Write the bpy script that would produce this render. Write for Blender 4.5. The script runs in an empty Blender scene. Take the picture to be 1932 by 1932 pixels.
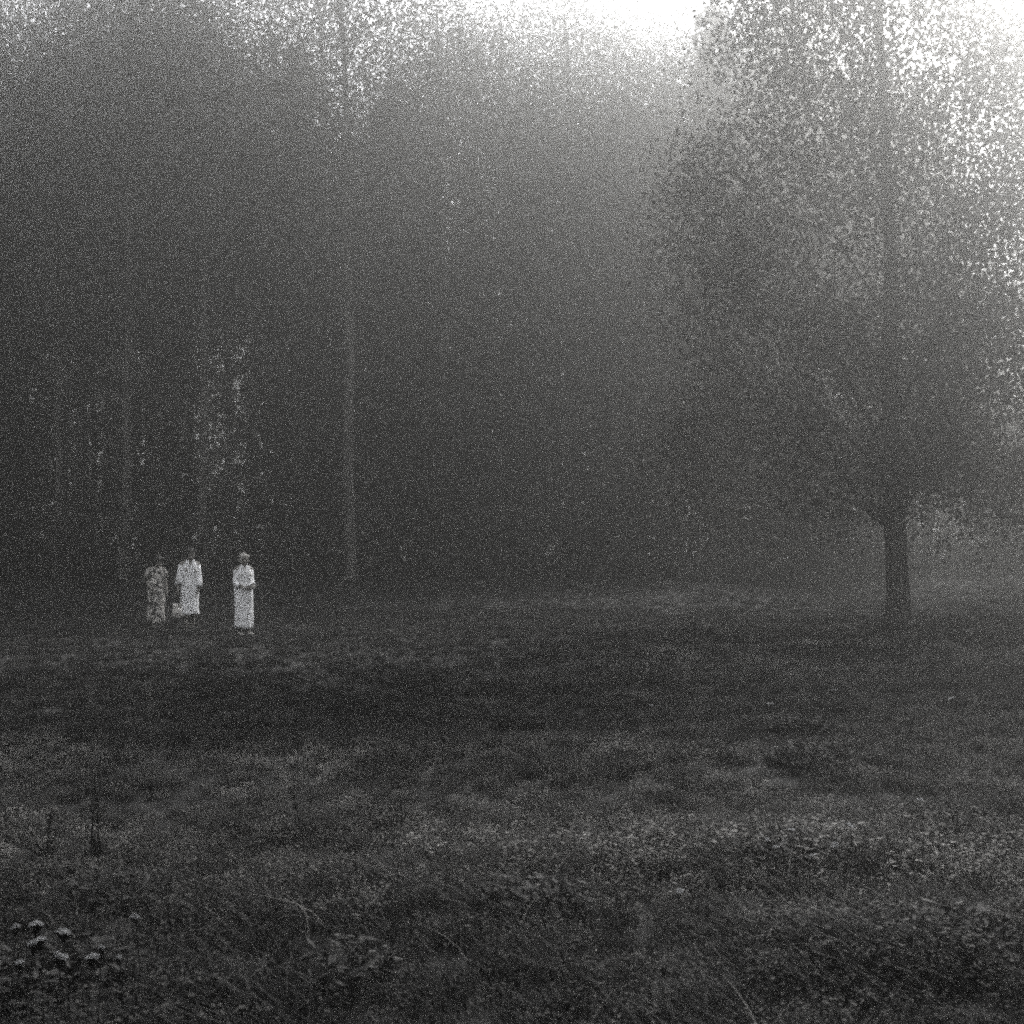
import bpy, bmesh, math, random
import numpy as np
from mathutils import Vector, Matrix

random.seed(7)
RNG = np.random.default_rng(7)
R = math.radians
sc = bpy.context.scene
col = sc.collection

# ------------------------------------------------------------------ terrain shape
def sstep(a, b, t):
    t = np.clip((t - a) / (b - a), 0.0, 1.0)
    return t * t * (3 - 2 * t)

def H(x, y):
    """height of the meadow"""
    x = np.asarray(x, float); y = np.asarray(y, float)
    left = 1 - sstep(-1.0, 6.0, x)
    right = sstep(6.0, 16.0, x)
    z = 0.62 * sstep(34, 66, y) * (1 - 0.6 * right)
    z = z + 0.10 * left * np.exp(-((y - 11.0 - 0.12 * (x + 3)) / 1.5) ** 2)
    z = z - 0.22 * (0.35 + 0.65 * left) * np.exp(-((y - 16.0) / 3.4) ** 2)
    z = z + 0.10 * sstep(0.0, 5.0, x) * np.exp(-((y - 16.5 - 0.2 * x) / 1.6) ** 2)
    z = z + 0.16 * sstep(2.0, 10.0, x) * np.exp(-((y - 31.0) / 3.0) ** 2)
    z = z - 0.55 * right * sstep(32.5, 46, y) * (1 - sstep(60, 90, y))
    z = z + 0.030 * np.sin(0.9 * x + 0.4 * y) * np.sin(0.55 * y - 0.3 * x) + 0.018 * np.sin(2.3 * x - 1.1 * y + 1.0) * np.sin(1.7 * y + 0.6 * x)
    z = z + 0.012 * np.sin(5.1 * x + 2.0 * y) * np.sin(4.3 * y - 1.3 * x)
    return z

def h(x, y):
    return float(H(x, y))

# ------------------------------------------------------------------ camera
FPX = 2654.0 / 1932.0                       # focal length as a share of the picture's width
CAM = Vector((0.0, 0.0, 1.63))
PITCH = math.atan((1045 - 966) / 2654.0)
cd = bpy.data.cameras.new('camera'); cam = bpy.data.objects.new('camera', cd); col.objects.link(cam)
cd.sensor_width = 36.0; cd.lens = 36.0 * FPX
cd.clip_start = 0.1; cd.clip_end = 3000
cd.dof.use_dof = True; cd.dof.focus_distance = 27.0; cd.dof.aperture_fstop = 6.3
cam.location = CAM; cam.rotation_euler = (math.pi / 2 + PITCH, 0, 0)
sc.camera = cam

def ground_at(px, py, up=0.0):
    """where the line of sight through a spot of the photograph (in 1932 px) meets the meadow"""
    d = Vector(((px - 966) / 2654.0, 1.0, (966 - py) / 2654.0)); d.rotate(Matrix.Rotation(PITCH, 3, 'X'))
    t = np.arange(3.0, 200.0, 0.02)
    x, y, z = CAM.x + d.x * t, CAM.y + d.y * t, CAM.z + d.z * t
    i = int(np.argmax(z < H(x, y) + up))
    return Vector((x[i], y[i], h(x[i], y[i])))

# ------------------------------------------------------------------ sky, sun, exposure
SUN_AZ, SUN_EL = 31.0, 31.0
w = bpy.data.worlds.new('World'); sc.world = w; w.use_nodes = True
nt = w.node_tree; nt.nodes.clear()
o_ = nt.nodes.new('ShaderNodeOutputWorld'); bg = nt.nodes.new('ShaderNodeBackground')
sk = nt.nodes.new('ShaderNodeTexSky'); sk.sky_type = 'NISHITA'; sk.sun_disc = False
sk.sun_elevation = R(SUN_EL); sk.sun_rotation = R(SUN_AZ)
sk.air_density = 3.0; sk.dust_density = 0.1; sk.ozone_density = 1.0
bw = nt.nodes.new('ShaderNodeRGBToBW')
tn = nt.nodes.new('ShaderNodeMix'); tn.data_type = 'RGBA'; tn.blend_type = 'MULTIPLY'; tn.inputs[0].default_value = 1.0
tn.inputs[7].default_value = (0.985, 0.995, 1.03, 1)          # black-and-white film with a cool tone in the lights
nt.links.new(sk.outputs[0], bw.inputs[0]); nt.links.new(bw.outputs[0], tn.inputs[6])
nt.links.new(tn.outputs[2], bg.inputs[0]); nt.links.new(bg.outputs[0], o_.inputs[0])
bg.inputs[1].default_value = 0.15

sd = bpy.data.lights.new('sun', 'SUN'); sun = bpy.data.objects.new('sun', sd); col.objects.link(sun)
sd.energy = 4.0; sd.angle = R(16); sd.color = (1.0, 0.985, 0.97)
to_sun = Vector((math.sin(R(SUN_AZ)) * math.cos(R(SUN_EL)), math.cos(R(SUN_AZ)) * math.cos(R(SUN_EL)), math.sin(R(SUN_EL))))
sun.rotation_euler = (-to_sun).to_track_quat('-Z', 'Y').to_euler()

vs = sc.view_settings
vs.view_transform = 'Standard'; vs.look = 'None'; vs.exposure = 2.55; vs.gamma = 1.0; vs.use_curve_mapping = False
sc.render.engine = 'CYCLES'
cy = sc.cycles
cy.use_denoising = False
cy.use_adaptive_sampling = True; cy.adaptive_threshold = 0.06; cy.adaptive_min_samples = 20     # a grainy picture, as the film was
cy.filter_width = 2.1
cy.max_bounces = 6; cy.diffuse_bounces = 3; cy.volume_bounces = 4; cy.transmission_bounces = 3; cy.transparent_max_bounces = 4
cy.sample_clamp_indirect = 0.16; cy.sample_clamp_direct = 3.0

FOG_DENSITY, FOG_ANISO, FOG_ALBEDO = 0.0165, 0.95, 0.50

# ------------------------------------------------------------------ materials
def grey(v, warm=1.0):
    k = 0.045 * warm
    return (v * (1 + 0.6 * k), v, v * (1 - k), 1)

def material(name, base, rough=0.85, var=0.0, scale=20.0, trans=0.0, instancer=False, spec=0.2, warm=1.0, bump=0.0, detail=4.0):
    m = bpy.data.materials.new(name); m.use_nodes = True
    t = m.node_tree; b = t.nodes['Principled BSDF']; out = t.nodes['Material Output']
    b.inputs['Roughness'].default_value = rough; b.inputs['Specular IOR Level'].default_value = spec
    lo, hi = base * (1 - var), base * (1 + var)
    tc = t.nodes.new('ShaderNodeTexCoord')
    nz = t.nodes.new('ShaderNodeTexNoise'); nz.inputs['Scale'].default_value = scale; nz.inputs['Detail'].default_value = detail
    t.links.new(tc.outputs['Object'], nz.inputs['Vector'])
    rp = t.nodes.new('ShaderNodeValToRGB')
    rp.color_ramp.elements[0].position = 0.3; rp.color_ramp.elements[0].color = grey(lo, warm)
    rp.color_ramp.elements[1].position = 0.7; rp.color_ramp.elements[1].color = grey(hi, warm)
    fac = nz.outputs['Fac']
    if instancer:
        oi = t.nodes.new('ShaderNodeObjectInfo')
        mx = t.nodes.new('ShaderNodeMath'); mx.operation = 'MULTIPLY_ADD'
        mx.inputs[1].default_value = 0.6; mx.inputs[2].default_value = 0.2
        t.links.new(oi.outputs['Random'], mx.inputs[0]); fac = mx.outputs[0]
    t.links.new(fac, rp.inputs[0])
    colour = rp.outputs[0]
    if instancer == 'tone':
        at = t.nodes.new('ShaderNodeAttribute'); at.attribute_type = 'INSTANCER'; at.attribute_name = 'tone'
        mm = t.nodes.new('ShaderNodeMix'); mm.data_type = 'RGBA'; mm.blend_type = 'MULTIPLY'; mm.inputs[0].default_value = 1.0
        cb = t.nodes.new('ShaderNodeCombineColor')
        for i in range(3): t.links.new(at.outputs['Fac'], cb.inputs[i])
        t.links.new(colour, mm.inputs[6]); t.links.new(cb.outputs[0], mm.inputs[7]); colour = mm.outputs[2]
    t.links.new(colour, b.inputs['Base Color'])
    if bump:
        bp = t.nodes.new('ShaderNodeBump'); bp.inputs['Strength'].default_value = bump; bp.inputs['Distance'].default_value = 0.02
        t.links.new(nz.outputs['Fac'], bp.inputs['Height']); t.links.new(bp.outputs[0], b.inputs['Normal'])
    if trans > 0:
        tr = t.nodes.new('ShaderNodeBsdfTranslucent'); ms = t.nodes.new('ShaderNodeMixShader'); ms.inputs[0].default_value = trans
        t.links.new(colour, tr.inputs[0]); t.links.new(b.outputs[0], ms.inputs[1]); t.links.new(tr.outputs[0], ms.inputs[2])
        t.links.new(ms.outputs[0], out.inputs['Surface'])
    return m

M = {
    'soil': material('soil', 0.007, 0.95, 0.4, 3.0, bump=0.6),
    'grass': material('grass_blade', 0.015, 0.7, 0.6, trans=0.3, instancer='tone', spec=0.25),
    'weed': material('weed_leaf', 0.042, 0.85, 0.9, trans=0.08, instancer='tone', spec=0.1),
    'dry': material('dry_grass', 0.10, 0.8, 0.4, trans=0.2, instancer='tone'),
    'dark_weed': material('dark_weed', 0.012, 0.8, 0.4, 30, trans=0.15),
    'bark': material('bark', 0.055, 0.95, 0.4, 6.0, bump=0.8),
    'pale_bark': material('pale_bark', 0.10, 0.95, 0.45, 2.5, bump=0.5),
    'needles': material('needles', 0.035, 0.8, 0.4, 1.5, trans=0.15),
    'leaves': material('leaves', 0.06, 0.7, 0.4, 1.2, trans=0.45),
    'skin': material('skin', 0.17, 0.6, 0.15, 30, warm=1.5),
    'hair_dark': material('hair_dark', 0.02, 0.6, 0.3, 60),
    'hair_grey': material('hair_grey', 0.30, 0.7, 0.5, 45),
    'robe': material('white_cotton', 0.84, 0.95, 0.10, 9.0, warm=-0.35, bump=0.25),
    'shoe': material('shoe', 0.05, 0.6, 0.2), 'pale_shoe': material('pale_shoe', 0.5, 0.6, 0.15),
    'petal': material('petal', 0.27, 0.8, 0.12, 40, trans=0.25, warm=-0.3),
    'eye': material('eye', 0.03, 0.3, 0.1),
}

def print_material(name, dark, light, scale, thr=0.5):
    m = bpy.data.materials.new(name); m.use_nodes = True
    t = m.node_tree; b = t.nodes['Principled BSDF']; b.inputs['Roughness'].default_value = 0.95
    tc = t.nodes.new('ShaderNodeTexCoord')
    nz = t.nodes.new('ShaderNodeTexNoise'); nz.inputs['Scale'].default_value = scale; nz.inputs['Detail'].default_value = 2.5
    vo = t.nodes.new('ShaderNodeTexVoronoi'); vo.inputs['Scale'].default_value = scale * 1.3
    ad = t.nodes.new('ShaderNodeMath'); ad.operation = 'MULTIPLY_ADD'; ad.inputs[1].default_value = -0.45
    t.links.new(tc.outputs['Object'], nz.inputs['Vector']); t.links.new(tc.outputs['Object'], vo.inputs['Vector'])
    t.links.new(vo.outputs['Distance'], ad.inputs[0]); t.links.new(nz.outputs['Fac'], ad.inputs[2])
    rp = t.nodes.new('ShaderNodeValToRGB')
    rp.color_ramp.elements[0].position = thr - 0.30; rp.color_ramp.elements[0].color = grey(dark)
    rp.color_ramp.elements[1].position = thr - 0.10; rp.color_ramp.elements[1].color = grey(light)
    t.links.new(ad.outputs[0], rp.inputs[0]); t.links.new(rp.outputs[0], b.inputs['Base Color'])
    return m
M['print'] = print_material('printed_cotton', 0.04, 0.55, 9)
M['bag_print'] = print_material('bag_cloth', 0.22, 0.75, 16, 0.42)

# ------------------------------------------------------------------ helpers
def tag(o, label=None, cat=None, group=None, kind=None):
    if label: o['label'] = label
    if cat: o['category'] = cat
    if group: o['group'] = group
    if kind: o['kind'] = kind
    return o

def mesh_np(name, V, F, mat=None, smooth=False):
    """F: an (n,3) or (n,4) array"""
    V = np.asarray(V, np.float32); F = np.asarray(F, np.int32)
    me = bpy.data.meshes.new(name); k = F.shape[1]
    me.vertices.add(len(V)); me.vertices.foreach_set('co', V.ravel())
    me.loops.add(F.size); me.loops.foreach_set('vertex_index', F.ravel())
    me.polygons.add(len(F)); me.polygons.foreach_set('loop_start', np.arange(0, F.size, k, dtype=np.int32))
    me.polygons.foreach_set('loop_total', np.full(len(F), k, np.int32))
    me.polygons.foreach_set('use_smooth', np.full(len(F), smooth))
    me.update(calc_edges=True); me.validate()
    if mat: me.materials.append(mat)
    return me

def link(name, me, parent=None, loc=None):
    o = bpy.data.objects.new(name, me); col.objects.link(o)
    if parent: o.parent = parent
    if loc is not None: o.location = loc
    return o

def empty(name, loc=(0, 0, 0), rz=0.0, scale=1.0):
    o = bpy.data.objects.new(name, None); col.objects.link(o)
    o.location = loc; o.rotation_euler = (0, 0, rz); o.scale = (scale,) * 3; o.empty_display_size = 0.2
    return o

def tube_np(pts, rad, n=8, cap=True):
    """a round tube along points: verts, quads"""
    pts = [Vector(p) for p in pts]; V = []; F = []
    for i, p in enumerate(pts):
        a = pts[max(i - 1, 0)]; b = pts[min(i + 1, len(pts) - 1)]
        d = (b - a).normalized(); u = d.orthogonal().normalized() if abs(d.z) < 0.9 else Vector((1, 0, 0)).cross(d).normalized()
        v = d.cross(u)
        for k in range(n):
            t = 2 * math.pi * k / n
            q = p + (u * math.cos(t) + v * math.sin(t)) * rad[i]; V.append(q[:])
    for i in range(len(pts) - 1):
        for k in range(n):
            a = i * n + k; b = i * n + (k + 1) % n
            F.append((a, b, b + n, a + n))
    if cap:
        c = len(V); V.append(pts[-1][:]); e = (len(pts) - 1) * n
        for k in range(0, n, 2): F.append((e + k, e + (k + 1) % n, e + (k + 2) % n, c))
    return V, F

def join_np(parts):
    V = []; F = []; o = 0
    for v, f in parts:
        V.append(np.asarray(v, float)); F.append(np.asarray(f, int) + o); o += len(v)
    return np.vstack(V), np.vstack(F)

def leaf_quads(C, size, rng, droop=0.0, aspect=1.7, up=None):
    """one bent-free rhombic leaf (a quad) at each centre"""
    n = len(C); s = size * rng.uniform(0.6, 1.35, n)[:, None]
    d = rng.normal(size=(n, 3)); d[:, 2] -= droop; d /= np.linalg.norm(d, axis=1)[:, None]
    e = np.cross(d, rng.normal(size=(n, 3))); e /= np.linalg.norm(e, axis=1)[:, None]
    a = C - d * s * aspect * 0.5; b = C + e * s * 0.5; c = C + d * s * aspect * 0.5; f = C - e * s * 0.5
    V = np.stack([a, b, c, f], 1).reshape(-1, 3)
    return V, np.arange(4 * n).reshape(n, 4)

# ------------------------------------------------------------------ the ground
def build_ground():
    xs = np.unique(np.concatenate([np.linspace(-260, -40, 23), np.linspace(-40, 40, 201), np.linspace(40, 260, 23)]))
    ys = np.unique(np.concatenate([np.linspace(-160, -6, 20), np.linspace(-6, 40, 185), np.linspace(40, 100, 61), np.linspace(100, 330, 24)]))
    X, Y = np.meshgrid(xs, ys); V = np.stack([X, Y, H(X, Y) - 0.01], -1).reshape(-1, 3)
    nx, ny = len(xs), len(ys)
    i = np.arange((nx - 1) * (ny - 1)); r, c = i // (nx - 1), i % (nx - 1); a = r * nx + c
    F = np.stack([a, a + 1, a + nx + 1, a + nx], 1)
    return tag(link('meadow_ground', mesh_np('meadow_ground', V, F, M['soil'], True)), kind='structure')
ground = build_ground()

# ------------------------------------------------------------------ people
def remeshed(name, build, voxel, mat, smooth_it=4):
    """union of closed shapes turned into ONE continuous skin"""
    b = []; build(b); v, f = join_np(b); me = mesh_np(name, v, f)
    o = bpy.data.objects.new(name, me); col.objects.link(o)
    rm = o.modifiers.new('r', 'REMESH'); rm.mode = 'VOXEL'; rm.voxel_size = voxel; rm.use_smooth_shade = True
    sm = o.modifiers.new('s', 'SMOOTH'); sm.factor = 0.5; sm.iterations = smooth_it
    dg = bpy.context.evaluated_depsgraph_get(); out = bpy.data.meshes.new_from_object(o.evaluated_get(dg))
    bpy.data.objects.remove(o); bpy.data.meshes.remove(me)
    out.name = name; out.materials.clear(); out.materials.append(mat)
    out.polygons.foreach_set('use_smooth', np.ones(len(out.polygons), bool))
    return out

def unit_sphere(nu=14, nv=9):
    V = []; F = []
    for j in range(nv + 1):
        t = math.pi * j / nv
        for i in range(nu): p = 2 * math.pi * i / nu; V.append((math.sin(t) * math.cos(p), math.sin(t) * math.sin(p), math.cos(t)))
    for j in range(nv):
        for i in range(nu): F.append((j * nu + i, (j + 1) * nu + i, (j + 1) * nu + (i + 1) % nu, j * nu + (i + 1) % nu))
    V = np.array(V); F = np.array(F)
    key = np.round(V, 6); _, idx, inv = np.unique(key, axis=0, return_index=True, return_inverse=True); F = inv.reshape(-1)[F]
    tri = []
    for q in F:
        u = list(dict.fromkeys(q.tolist()))
        if len(u) >= 3: tri.append((u[0], u[1], u[2]))
        if len(u) == 4: tri.append((u[0], u[2], u[3]))
    return V[idx], np.array(tri)
US = unit_sphere()

def ball(b, c, r, s=(1, 1, 1), rot=None, seg=14):
    v = US[0] * r * np.array(s)
    if rot is not None: v = v @ np.array(rot).T
    b.append((v + np.array(c), US[1]))

def bone(b, p, q, r0, r1):
    p, q = Vector(p), Vector(q); d = (q - p).normalized(); u = d.orthogonal().normalized(); v = d.cross(u); n = 14; V = []; F = []
    for c, r in ((p, r0), (q, r1)):
        for k in range(n): t = 2 * math.pi * k / n; V.append((c + (u * math.cos(t) + v * math.sin(t)) * r)[:])
    V += [p[:], q[:]]
    for k in range(n):
        m = (k + 1) % n; F += [(k, m, n + m), (k, n + m, n + k), (m, k, 2 * n), (n + k, n + m, 2 * n + 1)]
    b.append((V, F)); ball(b, p, r0); ball(b, q, r1)

def hand(b, wrist, direction, palm_n, side, curl, size=1.0):
    """palm and five unequal bent fingers; the thumb leaves the side of the palm near its base"""
    W = Vector(wrist); d = Vector(direction).normalized(); n = Vector(palm_n); n = (n - d * n.dot(d)).normalized(); u = d.cross(n) * side
    k = size
    pc = W + d * 0.048 * k
    rot = Matrix((u, n, d)).transposed()
    ball(b, pc, 0.045 * k, (0.88, 0.36, 1.05), rot)
    for i, (off, L) in enumerate(((0.029, 0.068), (0.0105, 0.077), (-0.009, 0.072), (-0.027, 0.056))):
        base = W + d * 0.082 * k + u * off * k
        p = base; dd = d.copy(); r = 0.0088 * k
        for j, fr in enumerate((0.45, 0.32, 0.23)):
            dd = (Matrix.Rotation(curl * (0.5 + 0.35 * j) * side, 3, u * side) @ dd) if False else (dd * math.cos(curl * (0.55 + 0.3 * j)) + n * math.sin(curl * (0.55 + 0.3 * j))).normalized()
            q = p + dd * L * fr * k; bone(b, p, q, r, r * 0.9); p = q; r *= 0.9
    t0 = W + d * 0.030 * k + u * 0.030 * k; t1 = t0 + (u * 0.75 + d * 0.65 + n * 0.2).normalized() * 0.035 * k; t2 = t1 + (d * 0.9 + u * 0.15 + n * 0.35).normalized() * 0.030 * k
    bone(b, t0, t1, 0.0125 * k, 0.0105 * k); bone(b, t1, t2, 0.0105 * k, 0.009 * k)

def head(b, c, yaw, nod, k=1.0):
    """skull, jaw, brow, nose, lips, chin, ears; faces local -Y"""
    rot = Matrix.Rotation(yaw, 3, 'Z') @ Matrix.Rotation(nod, 3, 'X'); C = Vector(c)
    P = lambda x, y, z: C + rot @ Vector((x * k, y * k, z * k))
    ball(b, P(0, 0.012, 0.022), 0.094 * k, (0.83, 1.03, 0.98), rot); ball(b, P(0, -0.022, -0.042), 0.066 * k, (0.88, 0.95, 1.1), rot)
    ball(b, P(0, -0.062, -0.090), 0.024 * k, (1.1, 0.9, 0.8), rot); ball(b, P(0, -0.078, 0.018), 0.028 * k, (1.7, 0.5, 0.42), rot)
    ball(b, P(0, -0.094, -0.018), 0.014 * k, (0.8, 0.9, 1.7), rot); ball(b, P(0, -0.101, -0.034), 0.013 * k, (1.15, 0.9, 0.8), rot)
    ball(b, P(0, -0.083, -0.062), 0.017 * k, (1.3, 0.6, 0.36), rot); ball(b, P(0, -0.081, -0.071), 0.016 * k, (1.15, 0.6, 0.4), rot)
    for s in (-1, 1):
        ball(b, P(0.076 * s, 0.012, -0.012), 0.026 * k, (0.36, 0.8, 1.25), rot); ball(b, P(0.042 * s, -0.066, -0.028), 0.026 * k, (1, 0.8, 0.9), rot)
    return P, rot

def person(name_label, loc, rz, Hh, spec):
    root = empty('person', loc, rz); k = Hh / 1.63
    S = lambda p: Vector(p) * k
    hc = S(spec['head']); sh = [S((-0.148, 0.01, 1.318)), S((0.148, 0.01, 1.318))]
    if 'shoulders' in spec: sh = [S(p) for p in spec['shoulders']]
    hips = [S((-0.085, 0, 0.84)), S((0.085, 0, 0.84))]
    info = {}
    def build(b):
        info['P'], info['rot'] = head(b, hc, spec['yaw'], spec['nod'], k)
        nb = S(spec.get('neck', (0, 0.02, 1.36))); bone(b, nb, hc + Vector((0, 0.012, -0.07)) * k, 0.056 * k, 0.052 * k)
        ball(b, S((0, 0.015, 1.20)), 0.15 * k, (1.02, 0.74, 1.15)); ball(b, S((0, 0.0, 1.02)), 0.135 * k, (1.0, 0.8, 1.2)); ball(b, S((0, 0.01, 0.88)), 0.155 * k, (1.08, 0.82, 0.95))
        bone(b, sh[0], sh[1], 0.052 * k, 0.052 * k); bone(b, nb, sh[0], 0.055 * k, 0.058 * k); bone(b, nb, sh[1], 0.055 * k, 0.058 * k)
        for s in (-1, 1): ball(b, S((0.07 * s, -0.075, 1.19)), 0.07 * k, (0.95, 0.85, 1.0))
        for i, (kn, an, toe) in enumerate(spec['legs']):
            bone(b, hips[i], S(kn), 0.085 * k, 0.055 * k); bone(b, S(kn), S(an), 0.056 * k, 0.034 * k)
            mid = S(kn).lerp(S(an), 0.3) + Vector((0, 0.018 * k, 0)); ball(b, mid, 0.052 * k, (0.9, 1.0, 1.9))
            A = S(an); T = S(toe); bone(b, A + Vector((0, 0.012, -0.035)) * k, T, 0.034 * k, 0.026 * k); ball(b, T, 0.034 * k, (1.05, 1.3, 0.62))
        for i, (el, wr, hd, pn, cu) in enumerate(spec['arms']):
            bone(b, sh[i], S(el), 0.052 * k, 0.040 * k); bone(b, S(el), S(wr), 0.041 * k, 0.027 * k)
            hand(b, S(wr), hd, pn, 1 if i == 0 else -1, cu, k)
    me = remeshed('body', build, 0.0075, M['skin']); link('body', me, root)
    P, rot = info['P'], info['rot']
    for s in (-1, 1):
        b = bmesh.new(); bmesh.ops.create_uvsphere(b, u_segments=10, v_segments=8, radius=0.011 * k); m2 = bpy.data.meshes.new('eye'); b.to_mesh(m2); b.free(); m2.materials.append(M['eye'])
        link('eye', m2, root, P(0.031 * s, -0.0735, 0.002))
    # hair: a shell over the skull with a ragged lower rim, and a bun or loose back
    def hair(b):
        ball(b, P(0, 0.024, 0.036), 0.098 * k, (0.90, 1.06, 1.0), rot, 18)
        for s in (-1, 1): ball(b, P(0.062 * s, 0.022, 0.0), 0.046 * k, (0.6, 1.1, 1.3), rot); ball(b, P(0.05 * s, -0.040, 0.078), 0.042 * k, (1, 0.9, 0.55), rot)
        ball(b, P(0, 0.060, -0.030), 0.062 * k, (1.1, 0.8, 1.1), rot)
        if spec['hair'] == 'bun': ball(b, P(0, 0.105, 0.055), 0.042 * k, (1, 0.9, 0.9), rot)
        if spec['hair'] == 'loose': ball(b, P(0, 0.070, -0.075), 0.066 * k, (1.15, 0.6, 1.1), rot)
    hm = remeshed('hair', hair, 0.009, spec['hair_mat'], 2)
    co = np.empty(len(hm.vertices) * 3, np.float32); hm.vertices.foreach_get('co', co); co = co.reshape(-1, 3)
    co += 0.004 * np.sin(co[:, [2, 0, 1]] * 420) * k; hm.vertices.foreach_set('co', co.ravel()); link('hair', hm, root)
    # robe or dress: rings from neckline to hem
    n = 56; th = np.linspace(0, 2 * math.pi, n, endpoint=False); front = -math.pi / 2
    da = np.abs((th - front + math.pi) % (2 * math.pi) - math.pi)
    rng = np.random.default_rng(spec['seed']); ph = rng.uniform(0, 6.28, 6)
    rows = []
    for (z, rx, ry, cx, cyy) in spec['robe']:
        fold = sstep(1.15, 0.15, z) if False else float(np.clip((1.15 - z) / 1.0, 0, 1))
        wob = 1 + fold * (0.045 * np.sin(5 * th + ph[0] + 1.2 * z) + 0.030 * np.sin(9 * th + ph[1] - 2 * z) + 0.018 * np.sin(15 * th + ph[2] + 3 * z)) + 0.02 * np.sin(3 * th + ph[3] + 7 * z) + 0.012 * np.sin(4 * th + 17 * z + ph[4])
        zz = np.full(n, z)
        if z > 1.30: zz = z - spec['vneck'] * np.clip(1 - da / 0.55, 0, 1) * np.clip((z - 1.30) / 0.08, 0, 1)
        if z == spec['robe'][-1][0]: zz = zz + 0.012 * np.sin(3 * th + ph[5]) + 0.006 * np.sin(8 * th)
        rows.append(np.stack([cx + rx * wob * np.cos(th), cyy + ry * wob * np.sin(th), zz], 1) * k)
    # rings between for smooth folds
    fine = []
    for i in range(len(rows) - 1):
        m_ = 5
        for j in range(m_):
            t = j / m_; fine.append(rows[i] * (1 - t) + rows[i + 1] * t)
    fine.append(rows[-1])
    V = np.vstack(fine); F = []
    for i in range(len(fine) - 1):
        for j in range(n): F.append((i * n + j, i * n + (j + 1) % n, (i + 1) * n + (j + 1) % n, (i + 1) * n + j))
    parts = [(V, F)]
    for i, (pts, rad) in enumerate(spec['sleeves']):
        parts.append(tube_np([S(p) for p in pts], [r * k for r in rad], 14, cap=False))
    v, f = join_np(parts)
    jit = 0.0035 * np.stack([np.sin(31 * v[:, 2] + 11 * v[:, 0]), np.sin(27 * v[:, 0] + 19 * v[:, 2]), 0 * v[:, 0]], 1); v = v + jit
    rb = link(spec['garment'], mesh_np(spec['garment'], v, f, spec['cloth'], True), root)
    so = rb.modifiers.new('thick', 'SOLIDIFY'); so.thickness = 0.006; so.offset = 1.0
    if spec.get('lapel'):
        for s in (-1, 1):
            L = [(0.055 * s, -0.030, 1.405), (0.060 * s, -0.085, 1.365), (0.040 * s, -0.125, 1.31), (0.006 * s, -0.150, 1.235)]
            pv = []; pf = []
            for j, q in enumerate(L):
                ww = (0.012, 0.022, 0.024, 0.008)[j]; pv += [S((q[0] - ww * 0.3 * s, q[1] - 0.010, q[2]))[:], S((q[0] + ww * s, q[1] - 0.004, q[2] + 0.006))[:]]
                if j: o = 2 * j - 2; pf.append((o, o + 1, o + 3, o + 2))
            lp = link('lapel', mesh_np('lapel', pv, pf, spec['cloth'], True), rb); sm = lp.modifiers.new('thick', 'SOLIDIFY'); sm.thickness = 0.008
    for (kn, an, toe) in spec['legs']:
        A = S(an); T = S(toe); d = (T - A); d.z = 0; d.normalize()
        def shoe(b):
            bone(b, (A.x - d.x * 0.025 * k, A.y - d.y * 0.025 * k, 0.036 * k), (T.x + d.x * 0.02 * k, T.y + d.y * 0.02 * k, 0.030 * k), 0.040 * k, 0.036 * k)
        sm = remeshed('shoe', shoe, 0.009, spec['shoe'], 2); co = np.empty(len(sm.vertices) * 3, np.float32); sm.vertices.foreach_get('co', co); co = co.reshape(-1, 3)
        co[:, 2] = np.maximum(co[:, 2], 0.002); sm.vertices.foreach_set('co', co.ravel()); link('shoe', sm, root)
    return tag(root, name_label, 'person', 'people crossing the meadow')

ROBE_RINGS = [(1.405, 0.066, 0.060, 0, 0.012), (1.375, 0.098, 0.080, 0, 0.012), (1.345, 0.138, 0.095, 0, 0.012), (1.29, 0.163, 0.118, 0, 0.0), (1.18, 0.172, 0.142, 0, -0.01), (1.05, 0.178, 0.140, 0, 0.0),
              (0.93, 0.190, 0.150, 0, 0.0), (0.80, 0.194, 0.154, 0, 0.0), (0.60, 0.188, 0.152, 0, -0.005), (0.40, 0.186, 0.152, 0, -0.01), (0.15, 0.186, 0.156, 0, -0.01)]
g = ground_at(459, 1199)
p_right = person('person in a long white robe with grey hair, arms folded at the waist, standing apart', (g.x, g.y, g.z), R(38), 1.63, dict(
    head=(0.0, -0.015, 1.515), yaw=R(22), nod=R(8), hair='short', hair_mat=M['hair_grey'], seed=1, vneck=0.13, lapel=True, garment='robe', cloth=M['robe'], shoe=M['pale_shoe'],
    legs=[((-0.085, -0.02, 0.45), (-0.085, 0.02, 0.085), (-0.100, -0.115, 0.035)), ((0.085, -0.05, 0.45), (0.085, -0.02, 0.085), (0.105, -0.155, 0.035))],
    arms=[((-0.170, 0.0, 1.05), (-0.085, -0.205, 0.945), (0.9, -0.30, -0.10), (0, 1, 0), 0.55), ((0.172, -0.01, 1.04), (0.115, -0.225, 0.965), (-0.8, -0.35, 0.05), (0, 1, 0), 0.65)],
    sleeves=[(((-0.118, 0.01, 1.345), (-0.150, 0.012, 1.295), (-0.163, 0.010, 1.16), (-0.168, 0.0, 1.055), (-0.158, -0.055, 1.005), (-0.135, -0.105, 0.975)), (0.050, 0.058, 0.054, 0.054, 0.056, 0.058)),
             (((0.118, 0.01, 1.345), (0.150, 0.012, 1.295), (0.163, 0.005, 1.16), (0.170, -0.01, 1.05), (0.162, -0.070, 1.005), (0.150, -0.125, 0.985)), (0.050, 0.058, 0.054, 0.054, 0.056, 0.058))],
    robe=ROBE_RINGS))
g = ground_at(357, 1191)
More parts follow.
